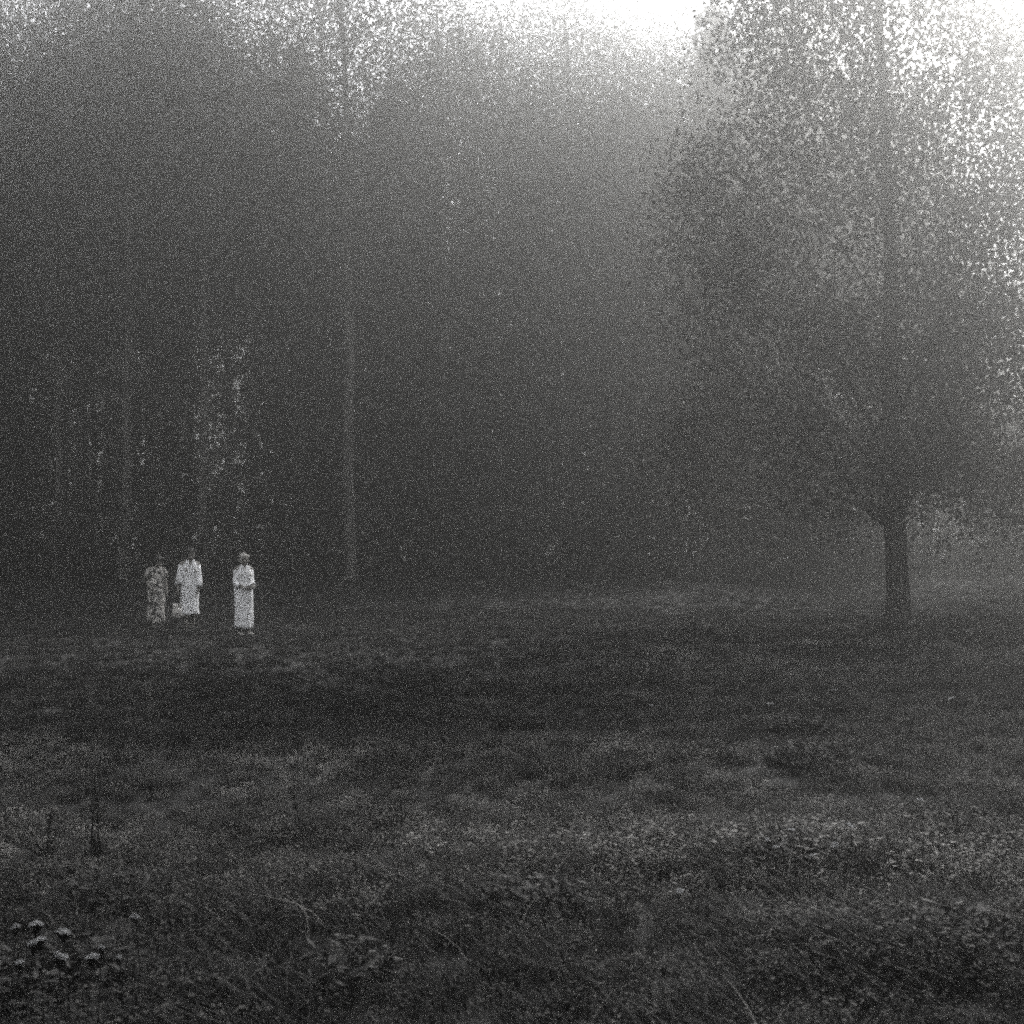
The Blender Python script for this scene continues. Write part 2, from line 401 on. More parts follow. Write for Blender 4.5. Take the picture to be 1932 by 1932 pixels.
p_mid = person('tall dark-haired person in a white wide-sleeved robe carrying a bag at the side', (g.x, g.y, g.z), R(26), 1.73, dict(
    head=(0.01, -0.02, 1.515), yaw=R(22), nod=R(12), hair='bun', hair_mat=M['hair_dark'], seed=2, vneck=0.15, lapel=True, garment='robe', cloth=M['robe'], shoe=M['shoe'],
    legs=[((-0.080, -0.08, 0.46), (-0.075, -0.06, 0.085), (-0.085, -0.20, 0.035)), ((0.080, 0.02, 0.45), (0.085, 0.12, 0.10), (0.100, -0.01, 0.035))],
    arms=[((-0.200, 0.01, 1.06), (-0.238, -0.03, 0.82), (-0.02, -0.08, -1.0), (0.9, 0, 0), 0.75), ((0.182, 0.0, 1.06), (0.165, -0.09, 0.85), (-0.20, -0.10, -0.95), (-0.9, 0.3, 0), 0.4)],
    sleeves=[(((-0.118, 0.01, 1.345), (-0.152, 0.015, 1.295), (-0.176, 0.015, 1.16), (-0.196, 0.01, 1.05), (-0.216, -0.01, 0.92)), (0.050, 0.060, 0.058, 0.064, 0.074)),
             (((0.118, 0.01, 1.345), (0.152, 0.015, 1.295), (0.168, 0.012, 1.16), (0.180, 0.0, 1.06), (0.176, -0.05, 0.96), (0.168, -0.09, 0.87)), (0.050, 0.058, 0.056, 0.058, 0.060, 0.062))],
    robe=[(r[0], r[1] * 0.95, r[2], 0, r[4]) if r[0] > 0.5 else ((0.40, 0.178, 0.160, 0, -0.015) if r[0] > 0.3 else (0.345, 0.184, 0.160, 0, -0.02)) for r in ROBE_RINGS]))
# the bag hangs from the left hand
def bag(pr, hand_local, k):
    mw = Matrix.Translation(pr.location) @ Matrix.Rotation(pr.rotation_euler.z, 4, 'Z'); top = mw @ (Vector(hand_local) * k)
    r = empty('carrier_bag', (top.x, top.y, top.z - 0.50), R(12))
    def shape(b):
        for x0 in (-0.065, 0.065): bone(b, (x0, 0, 0.05), (x0, 0, 0.25), 0.042, 0.036)
        for z0 in (0.05, 0.15, 0.255): bone(b, (-0.07, 0, z0), (0.07, 0, z0), 0.042, 0.042)
        ball(b, (0, 0, 0.11), 0.10, (1.02, 0.6, 1.0)); ball(b, (0.01, 0, 0.05), 0.07, (1.2, 0.7, 0.7))
    me = remeshed('bag_body', shape, 0.011, M['bag_print'], 10); link('bag_body', me, r)
    for s in (-1, 1):
        P = [(-0.06, 0.03 * s, 0.27), (-0.045, 0.022 * s, 0.38), (-0.015, 0.008 * s, 0.475), (0.015, 0.008 * s, 0.475), (0.045, 0.022 * s, 0.38), (0.06, 0.03 * s, 0.27)]
        v, f = tube_np(P, [0.006] * 6, 6); link('handle', mesh_np('handle', v, f, M['shoe'], True), r)
    return tag(r, 'pale patterned cloth bag hanging from the hand of the tall robed person', 'bag')
bag(p_mid, (-0.238, -0.045, 0.745), 1.73 / 1.63)
g = ground_at(294, 1186)
p_left = person('person in a dark dress with a pale blotchy print, head bowed, leftmost of the three', (g.x, g.y, g.z), R(32), 1.60, dict(
    head=(0.02, -0.06, 1.495), neck=(0, 0.005, 1.35), yaw=R(26), nod=R(26), hair='loose', hair_mat=M['hair_dark'], seed=3, vneck=0.07, garment='dress', cloth=M['print'], shoe=M['pale_shoe'],
    legs=[((-0.085, -0.06, 0.45), (-0.090, -0.04, 0.085), (-0.110, -0.175, 0.035)), ((0.080, 0.01, 0.45), (0.080, 0.07, 0.09), (0.095, -0.06, 0.035))],
    arms=[((-0.205, 0.0, 1.05), (-0.160, -0.16, 0.88), (0.5, -0.5, -0.6), (0.4, 0.6, 0), 0.5), ((0.205, -0.01, 1.05), (0.205, -0.12, 0.83), (-0.05, -0.3, -0.95), (-0.9, 0, 0), 0.45)],
    sleeves=[(((-0.118, 0.01, 1.345), (-0.165, 0.01, 1.29), (-0.195, 0.005, 1.14)), (0.050, 0.068, 0.086)), (((0.118, 0.01, 1.345), (0.165, 0.01, 1.29), (0.195, 0.002, 1.14)), (0.050, 0.066, 0.082))],
    robe=[r if r[0] > 0.2 else (0.13, 0.20, 0.17, 0, -0.01) for r in ROBE_RINGS]))

# ------------------------------------------------------------------ trees
def spruce(seed, height=24.0, rmax=3.4, base=2.5, n_leaf=7000):
    rng = np.random.default_rng(seed)
    tr = tube_np([(0.08 * math.sin(seed + z * 0.3), 0.08 * math.cos(seed * 2 + z * 0.25), z) for z in np.linspace(-0.3, height, 12)],
                 [0.30 * (1 - i / 11.5) + 0.02 + (0.12 if i == 0 else 0) for i in range(12)], 8)
    parts = [tr]; centres = []
    z = base
    while z < height - 0.3:
        t = (z - base) / (height - base); L = rmax * (1 - t) ** 0.75 * rng.uniform(0.7, 1.12) + 0.25
        for k in range(5):
            a = rng.uniform(0, 2 * math.pi); l = L * rng.uniform(0.6, 1.1); dr = rng.uniform(0.15, 0.38)
            P = [(math.cos(a) * l * s, math.sin(a) * l * s, z + 0.25 * l * s - dr * 1.7 * l * s * s) for s in (0, 0.35, 0.7, 1.0)]
            parts.append(tube_np(P, [0.035, 0.025, 0.016, 0.006], 4))
            m = int(6 + 26 * l / rmax)
            s = rng.uniform(0.15, 1.0, m) ** 0.8
            sw = rng.normal(0, 0.16 + 0.10 * l, m) * s
            cx = math.cos(a) * l * s - math.sin(a) * sw; cyy = math.sin(a) * l * s + math.cos(a) * sw
            cz = z + 0.25 * l * s - dr * 1.7 * l * s * s - np.abs(rng.normal(0, 0.22, m))
            centres.append(np.stack([cx, cyy, cz], 1))
        z += rng.uniform(0.35, 0.62)
    C = np.vstack(centres)
    if len(C) > n_leaf: C = C[rng.permutation(len(C))[:n_leaf]]
    V, F = leaf_quads(C, 0.26, rng, 1.1, 2.2)
    tv, tf = join_np(parts)
    return tv, tf, V, F

def broadleaf(seed, height, crown_base, rad, n_leaf, leaf, trunk_r, limbs=14, droop=0.6, clump=0.75, lobes=46, sparse=0.0, dome=False):
    rng = np.random.default_rng(seed)
    zt = np.linspace(-0.25, height * 0.86, 11)
    lean = rng.normal(0, 0.25, 2)
    P = [(lean[0] * (z / height) ** 2 * 2 + 0.06 * math.sin(z * 0.8 + seed), lean[1] * (z / height) ** 2 * 2 + 0.06 * math.cos(z * 0.7 + seed), z) for z in zt]
    rr = [trunk_r * (1 - 0.88 * max(z, 0) / height) * (1 + 0.55 * math.exp(-max(z, 0) / 0.35)) for z in zt]
    # finer rings low down so that the root flare reads
    zt2 = [-0.3, -0.05, 0.1, 0.25, 0.45, 0.8]
    P = [(P[0][0], P[0][1], z) for z in zt2] + P[1:]; rr = [trunk_r * (1 - 0.6 * max(z, 0) / height) * (1 + 0.6 * math.exp(-max(z, 0) / 0.22)) for z in zt2] + rr[1:]
    parts = [tube_np(P, rr, 12)]
    cen = []
    H2 = (height - crown_base) / 2; zc = crown_base + H2
    for i in range(lobes):                                    # twig clumps through the crown's volume
        d = rng.normal(size=3); d /= np.linalg.norm(d); q = rng.uniform(0.10, 1.0) ** 0.5
        taper = 1 - 0.35 * max(d[2], 0)
        if dome:                                              # wide and low-hanging skirt, rounded top
            t = (i + 0.5) / lobes; a = rng.uniform(0, 2 * math.pi); rr_ = rad * (1 - 0.55 * t ** 2.2) * math.sqrt(rng.uniform(0.02, 1.0))
            cen.append((rr_ * math.cos(a), rr_ * math.sin(a), crown_base + 0.35 + t * (height - crown_base - 0.6) + 0.5 * (1 - rr_ / rad) * (1 - t))); continue
        cen.append((d[0] * rad * q * taper, d[1] * rad * q * taper, zc + d[2] * H2 * q * 0.93))
    cen = np.array(cen)
    for i in range(limbs):
        c = cen[i * (lobes // limbs) % lobes]; z0 = min(max(crown_base * 0.95, c[2] - rad * rng.uniform(0.5, 0.9)), height * 0.8)
        b0 = np.array([np.interp(z0, [p[2] for p in P], [p[0] for p in P]), np.interp(z0, [p[2] for p in P], [p[1] for p in P]), z0])
        L = [tuple(b0 + (c - b0) * s + np.array([0, 0, 0.5 * math.sin(math.pi * s)]) + (rng.normal(0, 0.22, 3) if 0 < s < 1 else 0)) for s in (0, 0.3, 0.65, 1.0)]
        r0 = trunk_r * 0.26 * (1 - z0 / height) + 0.02
        parts.append(tube_np(L, [r0, r0 * 0.7, r0 * 0.42, 0.012], 6))
    per = n_leaf // lobes; C = []
    for c in cen:
        m = int(per * rng.uniform(0.55, 1.45))
        p = rng.normal(size=(m, 3)) * np.array([1, 1, 0.85]) * clump * rng.uniform(0.75, 1.3)
        p[:, 2] -= droop * (p[:, 0] ** 2 + p[:, 1] ** 2) * 0.5
        C.append(c + p)
    C = np.vstack(C); C = C[C[:, 2] > crown_base * 0.55]
    C = C[rng.random(len(C)) > sparse * np.clip((C[:, 2] - crown_base) / (height - crown_base), 0, 1) ** 1.3]     # the crown thins out upwards
    V, F = leaf_quads(C, leaf, rng, droop, 1.6)
    tv, tf = join_np(parts)
    return tv, tf, V, F

def tree_meshes(name, data, bark, leaf):
    tv, tf, V, F = data
    return mesh_np(name + '_trunk', tv, tf, bark, True), mesh_np(name + '_crown', V, F, leaf)

def plant_tree(name, meshes, loc, rz, scale, label, group=None):
    r = empty(name, loc, rz, scale)
    link('trunk', meshes[0], r); link('crown', meshes[1], r)
    return tag(r, label, 'tree', group)

SPRUCE = [tree_meshes('spruce', spruce(s, hh, rm, b, 9000), M['bark'], M['needles']) for s, hh, rm, b in ((1, 23, 3.8, 2.5), (2, 25, 4.0, 4.5), (3, 20, 3.6, 1.2))]
LEAFY = [tree_meshes('leafy', broadleaf(s, hh, cb, rd, 42000, 0.095, tr_, clump=1.2, lobes=130, sparse=0.62), M['pale_bark'], M['leaves'])
         for s, hh, cb, rd, tr_ in ((11, 33, 10.0, 4.4, 0.23), (12, 35, 12.5, 4.2, 0.25), (13, 32, 8.5, 4.6, 0.22))]

lone = plant_tree('broadleaf_tree', tree_meshes('lone', broadleaf(21, 16.0, 2.1, 5.0, 150000, 0.066, 0.25, limbs=16, droop=0.8, clump=0.60, lobes=260, sparse=0.52, dome=True), M['bark'], M['leaves']),
                  ground_at(1690, 1182), 0.4, 1.0, 'broad dark tree with a thick trunk standing alone on the meadow at the right')

G_FOR = 'trees of the misty forest edge'
def edge_dist(fr):
    """distance of the forest edge by direction: it draws back to the right"""
    return 1.0 + 0.50 * float(sstep(0.12, 0.36, fr))
def forest():
    rng = np.random.default_rng(5)
    # tall trunks one can tell apart in front of the dark wall: where they stand in the picture, in 1932 px
    for px, d, k, wide, lab in ((238, 60, 0, 1.0, 'tall bare pale trunk rising behind the left and middle persons'), (383, 61, 1, 0.95, 'tall bare pale trunk rising just right of the middle person'), (660, 58.5, 2, 1.1, 'tall pale trunk standing alone at the forest edge left of centre'),
                               (835, 66, 1, 0.9, 'faint tall trunk with a forked top in the mist near the centre'), (110, 62, 2, 0.9, 'faint tall trunk in the dark forest near the left edge'), (1190, 67, 0, 0.85, 'faint tall trunk in the grey forest right of centre')):
        x = (px - 966) / 2654.0 * d
        plant_tree('tall_tree', LEAFY[k], (x, d, h(x, d) - 0.05), px * 0.37, wide, lab, G_FOR)
    n = 6
    for row, (d, step) in enumerate(((65, 3.5), (70, 3.5), (76, 3.9), (84, 4.5))):
        x = -d * 0.47 - 3
        while x < d * 0.40:
            xx = x + rng.uniform(-0.9, 0.9); fr = xx / d
            e = edge_dist(fr); dd = (d + rng.uniform(-2.2, 2.2)) * e; xx *= e
            k = rng.random(); place = 'left' if fr < -0.12 else ('middle' if fr < 0.12 else 'right')
            fore = ('in the front row' if row == 0 else ('in the second row' if row == 1 else 'deep'))
            if k < (0.75, 0.45, 0.25, 0.15)[row]: ms = SPRUCE[rng.integers(3)]; nm = 'spruce_tree'; lab = 'dark spruce %s of the misty forest, %s third' % (fore, place)
            else: ms = LEAFY[rng.integers(3)]; nm = 'leafy_tree'; lab = 'tall leafy tree %s of the misty forest, %s third' % (fore, place)
            lab = lab.replace('deep of', 'deep in')
            sc_ = min(1.2, rng.uniform(0.9, 1.12) * (1.0 + 0.16 * float(sstep(0.08, 0.18, fr)) - 0.68 * float(sstep(0.27, 0.35, fr)) - 0.04 * float(sstep(0.08, 0.22, -fr))))
            plant_tree(nm, ms, (xx, dd, h(xx, dd) - 0.05), rng.uniform(0, 6.28), sc_, lab, G_FOR)
            n += 1
            x += step * rng.uniform(0.8, 1.2) * 1.0
    return n
print('forest trees', forest())
# off-frame trees added on both sides to shade the meadow and its mist
SHADE_L = [(-19, 16), (-22, 23), (-24.5, 31), (-27.5, 38), (-30, 46), (-33, 55), (-28, 20), (-31, 28)]
SHADE_R = [(31, 62), (35, 66), (38.5, 60), (34, 56), (42, 55), (46, 63), (39, 50), (44, 47), (49, 54), (52, 46), (36, 72), (43, 70), (29, 70), (31.5, 78), (47, 40), (53, 37), (50, 66)]
for i, (x, y) in enumerate(SHADE_L + SHADE_R):
    lab, gr = ('off-frame tree added at the left to shade the mist', 'trees added at the left for shade') if i < len(SHADE_L) else ('off-frame tree added at the right to shade the mist', 'trees added at the right for shade')
    plant_tree('leafy_tree' if i % 3 else 'spruce_tree', LEAFY[i % 3] if i % 3 else SPRUCE[i % 2], (x, y, h(x, y) - 0.05), i * 1.3, 1.0, lab, gr)

def wood_mass(name, label, n, d0, d1, hmin, hmax, leaf, seed, f0=-0.75, f1=0.48):
    """foliage too dense and too far off to count: many leaf sprays through its whole depth"""
    rng = np.random.default_rng(seed); fr = rng.uniform(f0, f1, n); d = rng.uniform(d0, d1, n)
    e = np.array([edge_dist(q) for q in fr]); d = d * e; x = fr * d
    top = hmin + (hmax - hmin) * vnoise(x, d, 2.2, seed) ** 1.4 * (0.6 + 0.8 * vnoise(x, d, 9.0, seed + 1)) * (1 + 0.5 * sstep(0.10, 0.2, fr) - 1.15 * sstep(0.26, 0.34, fr))
    z = top * rng.random(n) ** 0.8
    V, F = leaf_quads(np.stack([x, d, H(x, d) + z], 1), leaf, rng, 0.7, 2.0)
    return tag(link(name, mesh_np(name, V, F, M['needles'])), label, kind='stuff')
# ------------------------------------------------------------------ meadow plants (uncountable: one object of each kind)
def blades(rng, n, hmin, hmax, width, spread, bend, seg=3):
    """a tuft of tapering bent blades: verts, quads"""
    V = []; F = []
    for i in range(n):
        a = rng.uniform(0, 2 * math.pi); r = spread * math.sqrt(rng.random()); x0, y0 = r * math.cos(a), r * math.sin(a)
        hh = rng.uniform(hmin, hmax); t = rng.uniform(0, 2 * math.pi); bd = bend * hh * rng.uniform(0.3, 1.3)
        d = np.array([math.cos(t), math.sin(t)]); wv = np.array([-d[1], d[0]]) * width * rng.uniform(0.7, 1.3)
        tw = rng.uniform(-1.2, 1.2); wv = np.array([wv[0] * math.cos(tw) - wv[1] * math.sin(tw), wv[0] * math.sin(tw) + wv[1] * math.cos(tw)])
        o = len(V)
        for k in range(seg + 1):
            s = k / seg; ww = (1 - s ** 1.6) * 0.5 + 0.02
            px, py = x0 + d[0] * bd * s * s, y0 + d[1] * bd * s * s; pz = hh * (s - 0.28 * bend * s * s) - 0.01
            V.append((px - wv[0] * ww, py - wv[1] * ww, pz)); V.append((px + wv[0] * ww, py + wv[1] * ww, pz))
        for k in range(seg): F.append((o + 2 * k, o + 2 * k + 1, o + 2 * k + 3, o + 2 * k + 2))
    return np.array(V), np.array(F)

def herb(rng, n, hh, spread, leaf):
    """a low leafy weed: small leaves held flat to tilted on short stems"""
    V = []; F = []
    for i in range(n):
        a = rng.uniform(0, 2 * math.pi); r = spread * math.sqrt(rng.random())
        c = np.array([r * math.cos(a), r * math.sin(a), hh * rng.uniform(0.25, 1.0) * (1 - 0.4 * (r / spread) ** 2)])
        t = rng.uniform(0, 2 * math.pi); d = np.array([math.cos(t), math.sin(t), rng.uniform(-0.55, 0.45)]); d /= np.linalg.norm(d)
        e = np.cross(d, [0, 0, 1]); e /= np.linalg.norm(e); nrm = np.cross(e, d); e = e * math.cos(0.5) + nrm * math.sin(rng.uniform(-0.5, 0.5))
        L = leaf * rng.uniform(0.6, 1.4); W = L * rng.uniform(0.34, 0.55); o = len(V)
        V += [c - d * L * 0.5, c + e * W * 0.5, c + d * L * 0.5, c - e * W * 0.5]; F.append((o, o + 1, o + 2, o + 3))
        if i % 3 == 0:
            o = len(V); b = np.array([c[0] * 0.5, c[1] * 0.5, -0.01]); w_ = np.array([0.0015, 0.001, 0])
            V += [b - w_, b + w_, c + w_, c - w_]; F.append((o, o + 1, o + 2, o + 3))
    return np.array(V), np.array(F)

def vnoise(x, y, s, seed):
    """smooth value noise 0..1"""
    g = np.random.default_rng(seed).random((64, 64)); x = np.asarray(x) / s + 100.3; y = np.asarray(y) / s + 100.7
    i = np.floor(x).astype(int); j = np.floor(y).astype(int); u = x - i; v = y - j; u = u * u * (3 - 2 * u); v = v * v * (3 - 2 * v)
    G = lambda a, b: g[a % 64, b % 64]
    return (G(i, j) * (1 - u) + G(i + 1, j) * u) * (1 - v) + (G(i, j + 1) * (1 - u) + G(i + 1, j + 1) * u) * v

def fan(rng, y0, y1, per_m2):
    """random spots over the part of the meadow in sight, with a margin to both sides"""
    n = int(per_m2 * (0.82 * (y1 * y1 - y0 * y0) / 2 + 5 * (y1 - y0)))
    y = np.sqrt(rng.uniform(y0 * y0, y1 * y1, n)); x = rng.uniform(-1, 1, n) * (0.41 * y + 2.5)
    return x, y

def scatter(name, protos_mat, proto, bands, label, tone_f, scale_f, seed, keep=None):
    rng = np.random.default_rng(seed)
    me_p = mesh_np(name + '_tuft', proto[0], proto[1], protos_mat)
    po = bpy.data.objects.new(name + '_tuft', me_p)
    X = []; Y = []; S = []
    for y0, y1, dens, k in bands:
        x, y = fan(rng, y0, y1, dens); X.append(x); Y.append(y); S.append(np.full(len(x), k))
    x = np.concatenate(X); y = np.concatenate(Y); s = np.concatenate(S)
    if keep is not None:
        ok = keep(x, y, rng); x, y, s = x[ok], y[ok], s[ok]
    s = s * scale_f(x, y) * rng.uniform(0.7, 1.35, len(x))
    me = bpy.data.meshes.new(name); me.vertices.add(len(x))
    me.vertices.foreach_set('co', np.stack([x, y, H(x, y)], 1).astype(np.float32).ravel())
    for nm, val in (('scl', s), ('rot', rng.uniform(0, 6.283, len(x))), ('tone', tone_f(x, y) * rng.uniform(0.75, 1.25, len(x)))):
        a = me.attributes.new(nm, 'FLOAT', 'POINT'); a.data.foreach_set('value', val.astype(np.float32))
    me.update(); me.materials.append(protos_mat)
    ob = link(name, me)
    ng = bpy.data.node_groups.new(name, 'GeometryNodeTree')
    ng.interface.new_socket('Geometry', in_out='INPUT', socket_type='NodeSocketGeometry'); ng.interface.new_socket('Geometry', in_out='OUTPUT', socket_type='NodeSocketGeometry')
    N = ng.nodes; L = ng.links
    gi = N.new('NodeGroupInput'); go = N.new('NodeGroupOutput'); ip = N.new('GeometryNodeInstanceOnPoints'); oi = N.new('GeometryNodeObjectInfo'); oi.inputs['Object'].default_value = po
    def attr(nm):
        n_ = N.new('GeometryNodeInputNamedAttribute'); n_.data_type = 'FLOAT'; n_.inputs['Name'].default_value = nm; return n_.outputs['Attribute']
    cx = N.new('ShaderNodeCombineXYZ'); L.new(attr('rot'), cx.inputs[2])
    L.new(gi.outputs[0], ip.inputs['Points']); L.new(oi.outputs['Geometry'], ip.inputs['Instance'])
    L.new(cx.outputs[0], ip.inputs['Rotation']); L.new(attr('scl'), ip.inputs['Scale'])
    L.new(ip.outputs[0], go.inputs[0])
    md = ob.modifiers.new('scatter', 'NODES'); md.node_group = ng
    print(name, len(x))
    return tag(ob, label, kind='stuff')

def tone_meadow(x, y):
    """random tones; light painted on the herb-rich near rise, shade before and beyond it"""
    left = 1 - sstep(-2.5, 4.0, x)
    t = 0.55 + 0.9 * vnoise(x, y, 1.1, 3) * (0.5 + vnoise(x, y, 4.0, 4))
    t = t * (1 + 0.75 * sstep(6.3, 8.0, y + 0.3 * np.sin(x * 1.7)) * (1 - sstep(10.8, 12.2, y - 0.12 * x)))  # painted light: the near rise brightened through plant colour
    t = t * (1 - 0.50 * left * sstep(11.0, 12.5, y - 0.10 * x) * (1 - sstep(19, 26, y)))  # painted shade in the dip behind the rise, left side
    t = t * (0.72 + 0.28 * sstep(5.0, 6.8, y))  # foreground shade painted into the plants
    t = t * (1 + 0.8 * (1 - left) * sstep(13.0, 17.0, y))  # painted light lifting the shaded meadow right of centre
    return t * (1 - 0.35 * left * (1 - sstep(5.0, 8.5, y)))  # extra painted shade in the near left corner
def scale_meadow(x, y):
    return (0.65 + 0.75 * vnoise(x, y, 0.9, 5) * (0.5 + vnoise(x, y, 3.0, 6))) * (0.9 - 0.22 * sstep(6.5, 9.0, y))

rg = np.random.default_rng(31)
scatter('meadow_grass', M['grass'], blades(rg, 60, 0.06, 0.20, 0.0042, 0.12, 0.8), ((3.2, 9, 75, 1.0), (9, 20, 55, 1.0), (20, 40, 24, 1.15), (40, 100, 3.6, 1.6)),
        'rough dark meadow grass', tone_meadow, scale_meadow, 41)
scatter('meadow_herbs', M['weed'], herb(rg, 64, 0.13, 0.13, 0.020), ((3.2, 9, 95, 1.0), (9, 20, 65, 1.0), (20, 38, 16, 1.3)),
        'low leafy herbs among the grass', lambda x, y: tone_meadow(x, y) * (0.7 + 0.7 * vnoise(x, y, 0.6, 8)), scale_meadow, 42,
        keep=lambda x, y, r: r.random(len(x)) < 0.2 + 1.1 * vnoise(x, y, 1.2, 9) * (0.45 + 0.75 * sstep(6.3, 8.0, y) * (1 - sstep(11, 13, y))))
scatter('dry_grass_blades', M['dry'], blades(rg, 4, 0.14, 0.34, 0.0045, 0.12, 1.3, 5), ((3.2, 9, 7.0, 1.0), (9, 22, 4.0, 1.0)),
        'pale dry bent grass blades', lambda x, y: 0.35 + 0.9 * vnoise(x, y, 0.5, 12), scale_meadow, 43,
        keep=lambda x, y, r: r.random(len(x)) < 0.10 + 0.8 * vnoise(x, y, 1.4, 11) * (0.35 + 0.65 * sstep(-2, 2, x)))

# single plants that stand out in the photograph
def umbel_meshes(seed, hh, rad, tilt=0.0):
    """yarrow: stem with feathery leaves, and a flat flower head of florets"""
    rng = np.random.default_rng(seed)
    lean = (rng.uniform(-0.10, 0.10) * hh, rng.uniform(-0.10, 0.10) * hh)
    top = Vector((lean[0], lean[1], hh))
    st = [tube_np([(lean[0] * s * s, lean[1] * s * s, hh * s - 0.02 * (s == 0)) for s in (0, 0.35, 0.7, 0.93)], [0.0032, 0.003, 0.0026, 0.0022], 5)]
    fl = []
    n = 40
    for i in range(n):
        a = 2.4 * i; r = rad * math.sqrt((i + 0.5) / n); p = Vector((lean[0] + r * math.cos(a), lean[1] + r * math.sin(a), hh + 0.010 - 0.008 * (r / rad) ** 2 + rng.uniform(-0.003, 0.003) + tilt * r * math.cos(a)))
        st.append(tube_np([(lean[0] * 0.86, lean[1] * 0.86, hh * 0.93), tuple((top * 0.96 + p) * 0.5 - Vector((0, 0, 0.012))), tuple(p - Vector((0, 0, 0.003)))], [0.0018, 0.0014, 0.0011], 4))
        V = []; F = []; q = rad * rng.uniform(0.09, 0.17); o0 = rng.uniform(0, 6)
        V.append((p.x, p.y, p.z + 0.004))
        for k in range(10):
            t = o0 + math.pi * k / 5; rr = q * (1.0 if k % 2 == 0 else 0.62); V.append((p.x + rr * math.cos(t), p.y + rr * math.sin(t), p.z + (0.003 if k % 2 else -0.001)))
        for k in range(0, 10, 2): F.append((0, 1 + k, 1 + (k + 1) % 10, 1 + (k + 2) % 10))
        fl.append((V, F))
    lv = []
    for i in range(9):
        s = rng.uniform(0.1, 0.8); a = rng.uniform(0, 6.28); L = rng.uniform(0.05, 0.10); b = np.array([lean[0] * s * s, lean[1] * s * s, hh * s]); d = np.array([math.cos(a), math.sin(a), 0.35]); e = np.array([-d[1], d[0], 0])
        V = []; F = []
        for k in range(6):
            c = b + d * L * (k + 1) / 6 - np.array([0, 0, 0.5 * L * ((k + 1) / 6) ** 2]); ww = 0.011 * (1 - k / 7); o = len(V)
            V += [c - e * ww, c + d * 0.004, c + e * ww, c - d * 0.004]; F.append((o, o + 1, o + 2, o + 3))
        lv.append((V, F))
    return join_np(st), join_np(fl), join_np(lv)

def umbel(px, py, hh, rad, seed, label, group='white umbel flowers of the meadow'):
    # py is where the flower head shows: stand the stem so that its top comes there
    p = ground_at(px, py, hh)
    a, b, c = umbel_meshes(seed, hh, rad, RNG.uniform(-0.25, 0.25))
    r = empty('umbel_flower', (p.x, p.y, h(p.x, p.y)))
    link('stem', mesh_np('stem', a[0], a[1], M['dark_weed']), r); link('flower_head', mesh_np('flower_head', b[0], b[1], M['petal']), r); link('leaves', mesh_np('leaves', c[0], c[1], M['dark_weed']), r)
    return tag(r, label, 'flower', group)

UMB = [(58, 1748, .46, .034, 'topmost white umbel of the cluster at the lower left corner'), (86, 1772, .44, .030, 'white umbel just right of and below the topmost one, lower left'),
       (46, 1786, .43, .028, 'white umbel at the left rim of the lower left cluster'), (136, 1762, .45, .034, 'white umbel standing apart right of the lower left cluster'),
       (105, 1816, .40, .034, 'wide white umbel in the lower row of the lower left cluster'), (160, 1812, .41, .032, 'white umbel at the right end of the lower row, lower left'),
       (133, 1801, .41, .016, 'small white umbel between the two wide ones of the lower row'), (27, 1822, .40, .022, 'small white umbel near the left picture edge'),
       (20, 1752, .42, .022, 'faint white umbel nearest the left picture edge'), (266, 1730, .30, .026, 'single pale umbel right of the lower left flowers'),
       (185, 1799, .38, .016, 'tiny white umbel right of the lower row of the cluster'), (236, 1812, .3, .014, 'tiny pale umbel on the grass right of the cluster')]
for i, (px, py, hh, rad, lab) in enumerate(UMB): umbel(px, py, hh, rad * 0.66, 300 + i, lab)

def daisy(px, py, rad, hh, seed, label, tilt):
    rng = np.random.default_rng(seed); p = ground_at(px, py, hh)
    r = empty('white_flower', p, rng.uniform(0, 6.28)); v, f = tube_np([(0, 0, -0.02), (0.006, 0, hh * 0.5), (0, 0, hh)], [0.003, 0.0025, 0.002], 5)
    link('stem', mesh_np('stem', v, f, M['dark_weed']), r)
    V = []; F = []
    for k in range(13):
        a = 2 * math.pi * k / 13; c, s = math.cos(a), math.sin(a); ww = rad * 0.22; o = len(V)
        for rr, w_, z in ((0.2, 0.5, 0.004), (0.65, 1.0, 0.010), (1.0, 0.35, 0.004)):
            for sg in (-1, 1): V.append((c * rad * rr - s * ww * w_ * sg, s * rad * rr + c * ww * w_ * sg, z + tilt * c * rad * rr))
        F += [(o, o + 1, o + 3, o + 2), (o + 2, o + 3, o + 5, o + 4)]
    link('petals', mesh_np('petals', V, F, M['petal']), r, (0, 0, hh))
    b = bmesh.new(); bmesh.ops.create_uvsphere(b, u_segments=8, v_segments=5, radius=rad * 0.28); bmesh.ops.scale(b, vec=(1, 1, 0.6), verts=b.verts); me = bpy.data.meshes.new('flower_eye'); b.to_mesh(me); b.free(); me.materials.append(M['dry'])
    link('flower_eye', me, r, (0, 0, hh + 0.008))
    return tag(r, label, 'flower', 'single white flowers in the grass')

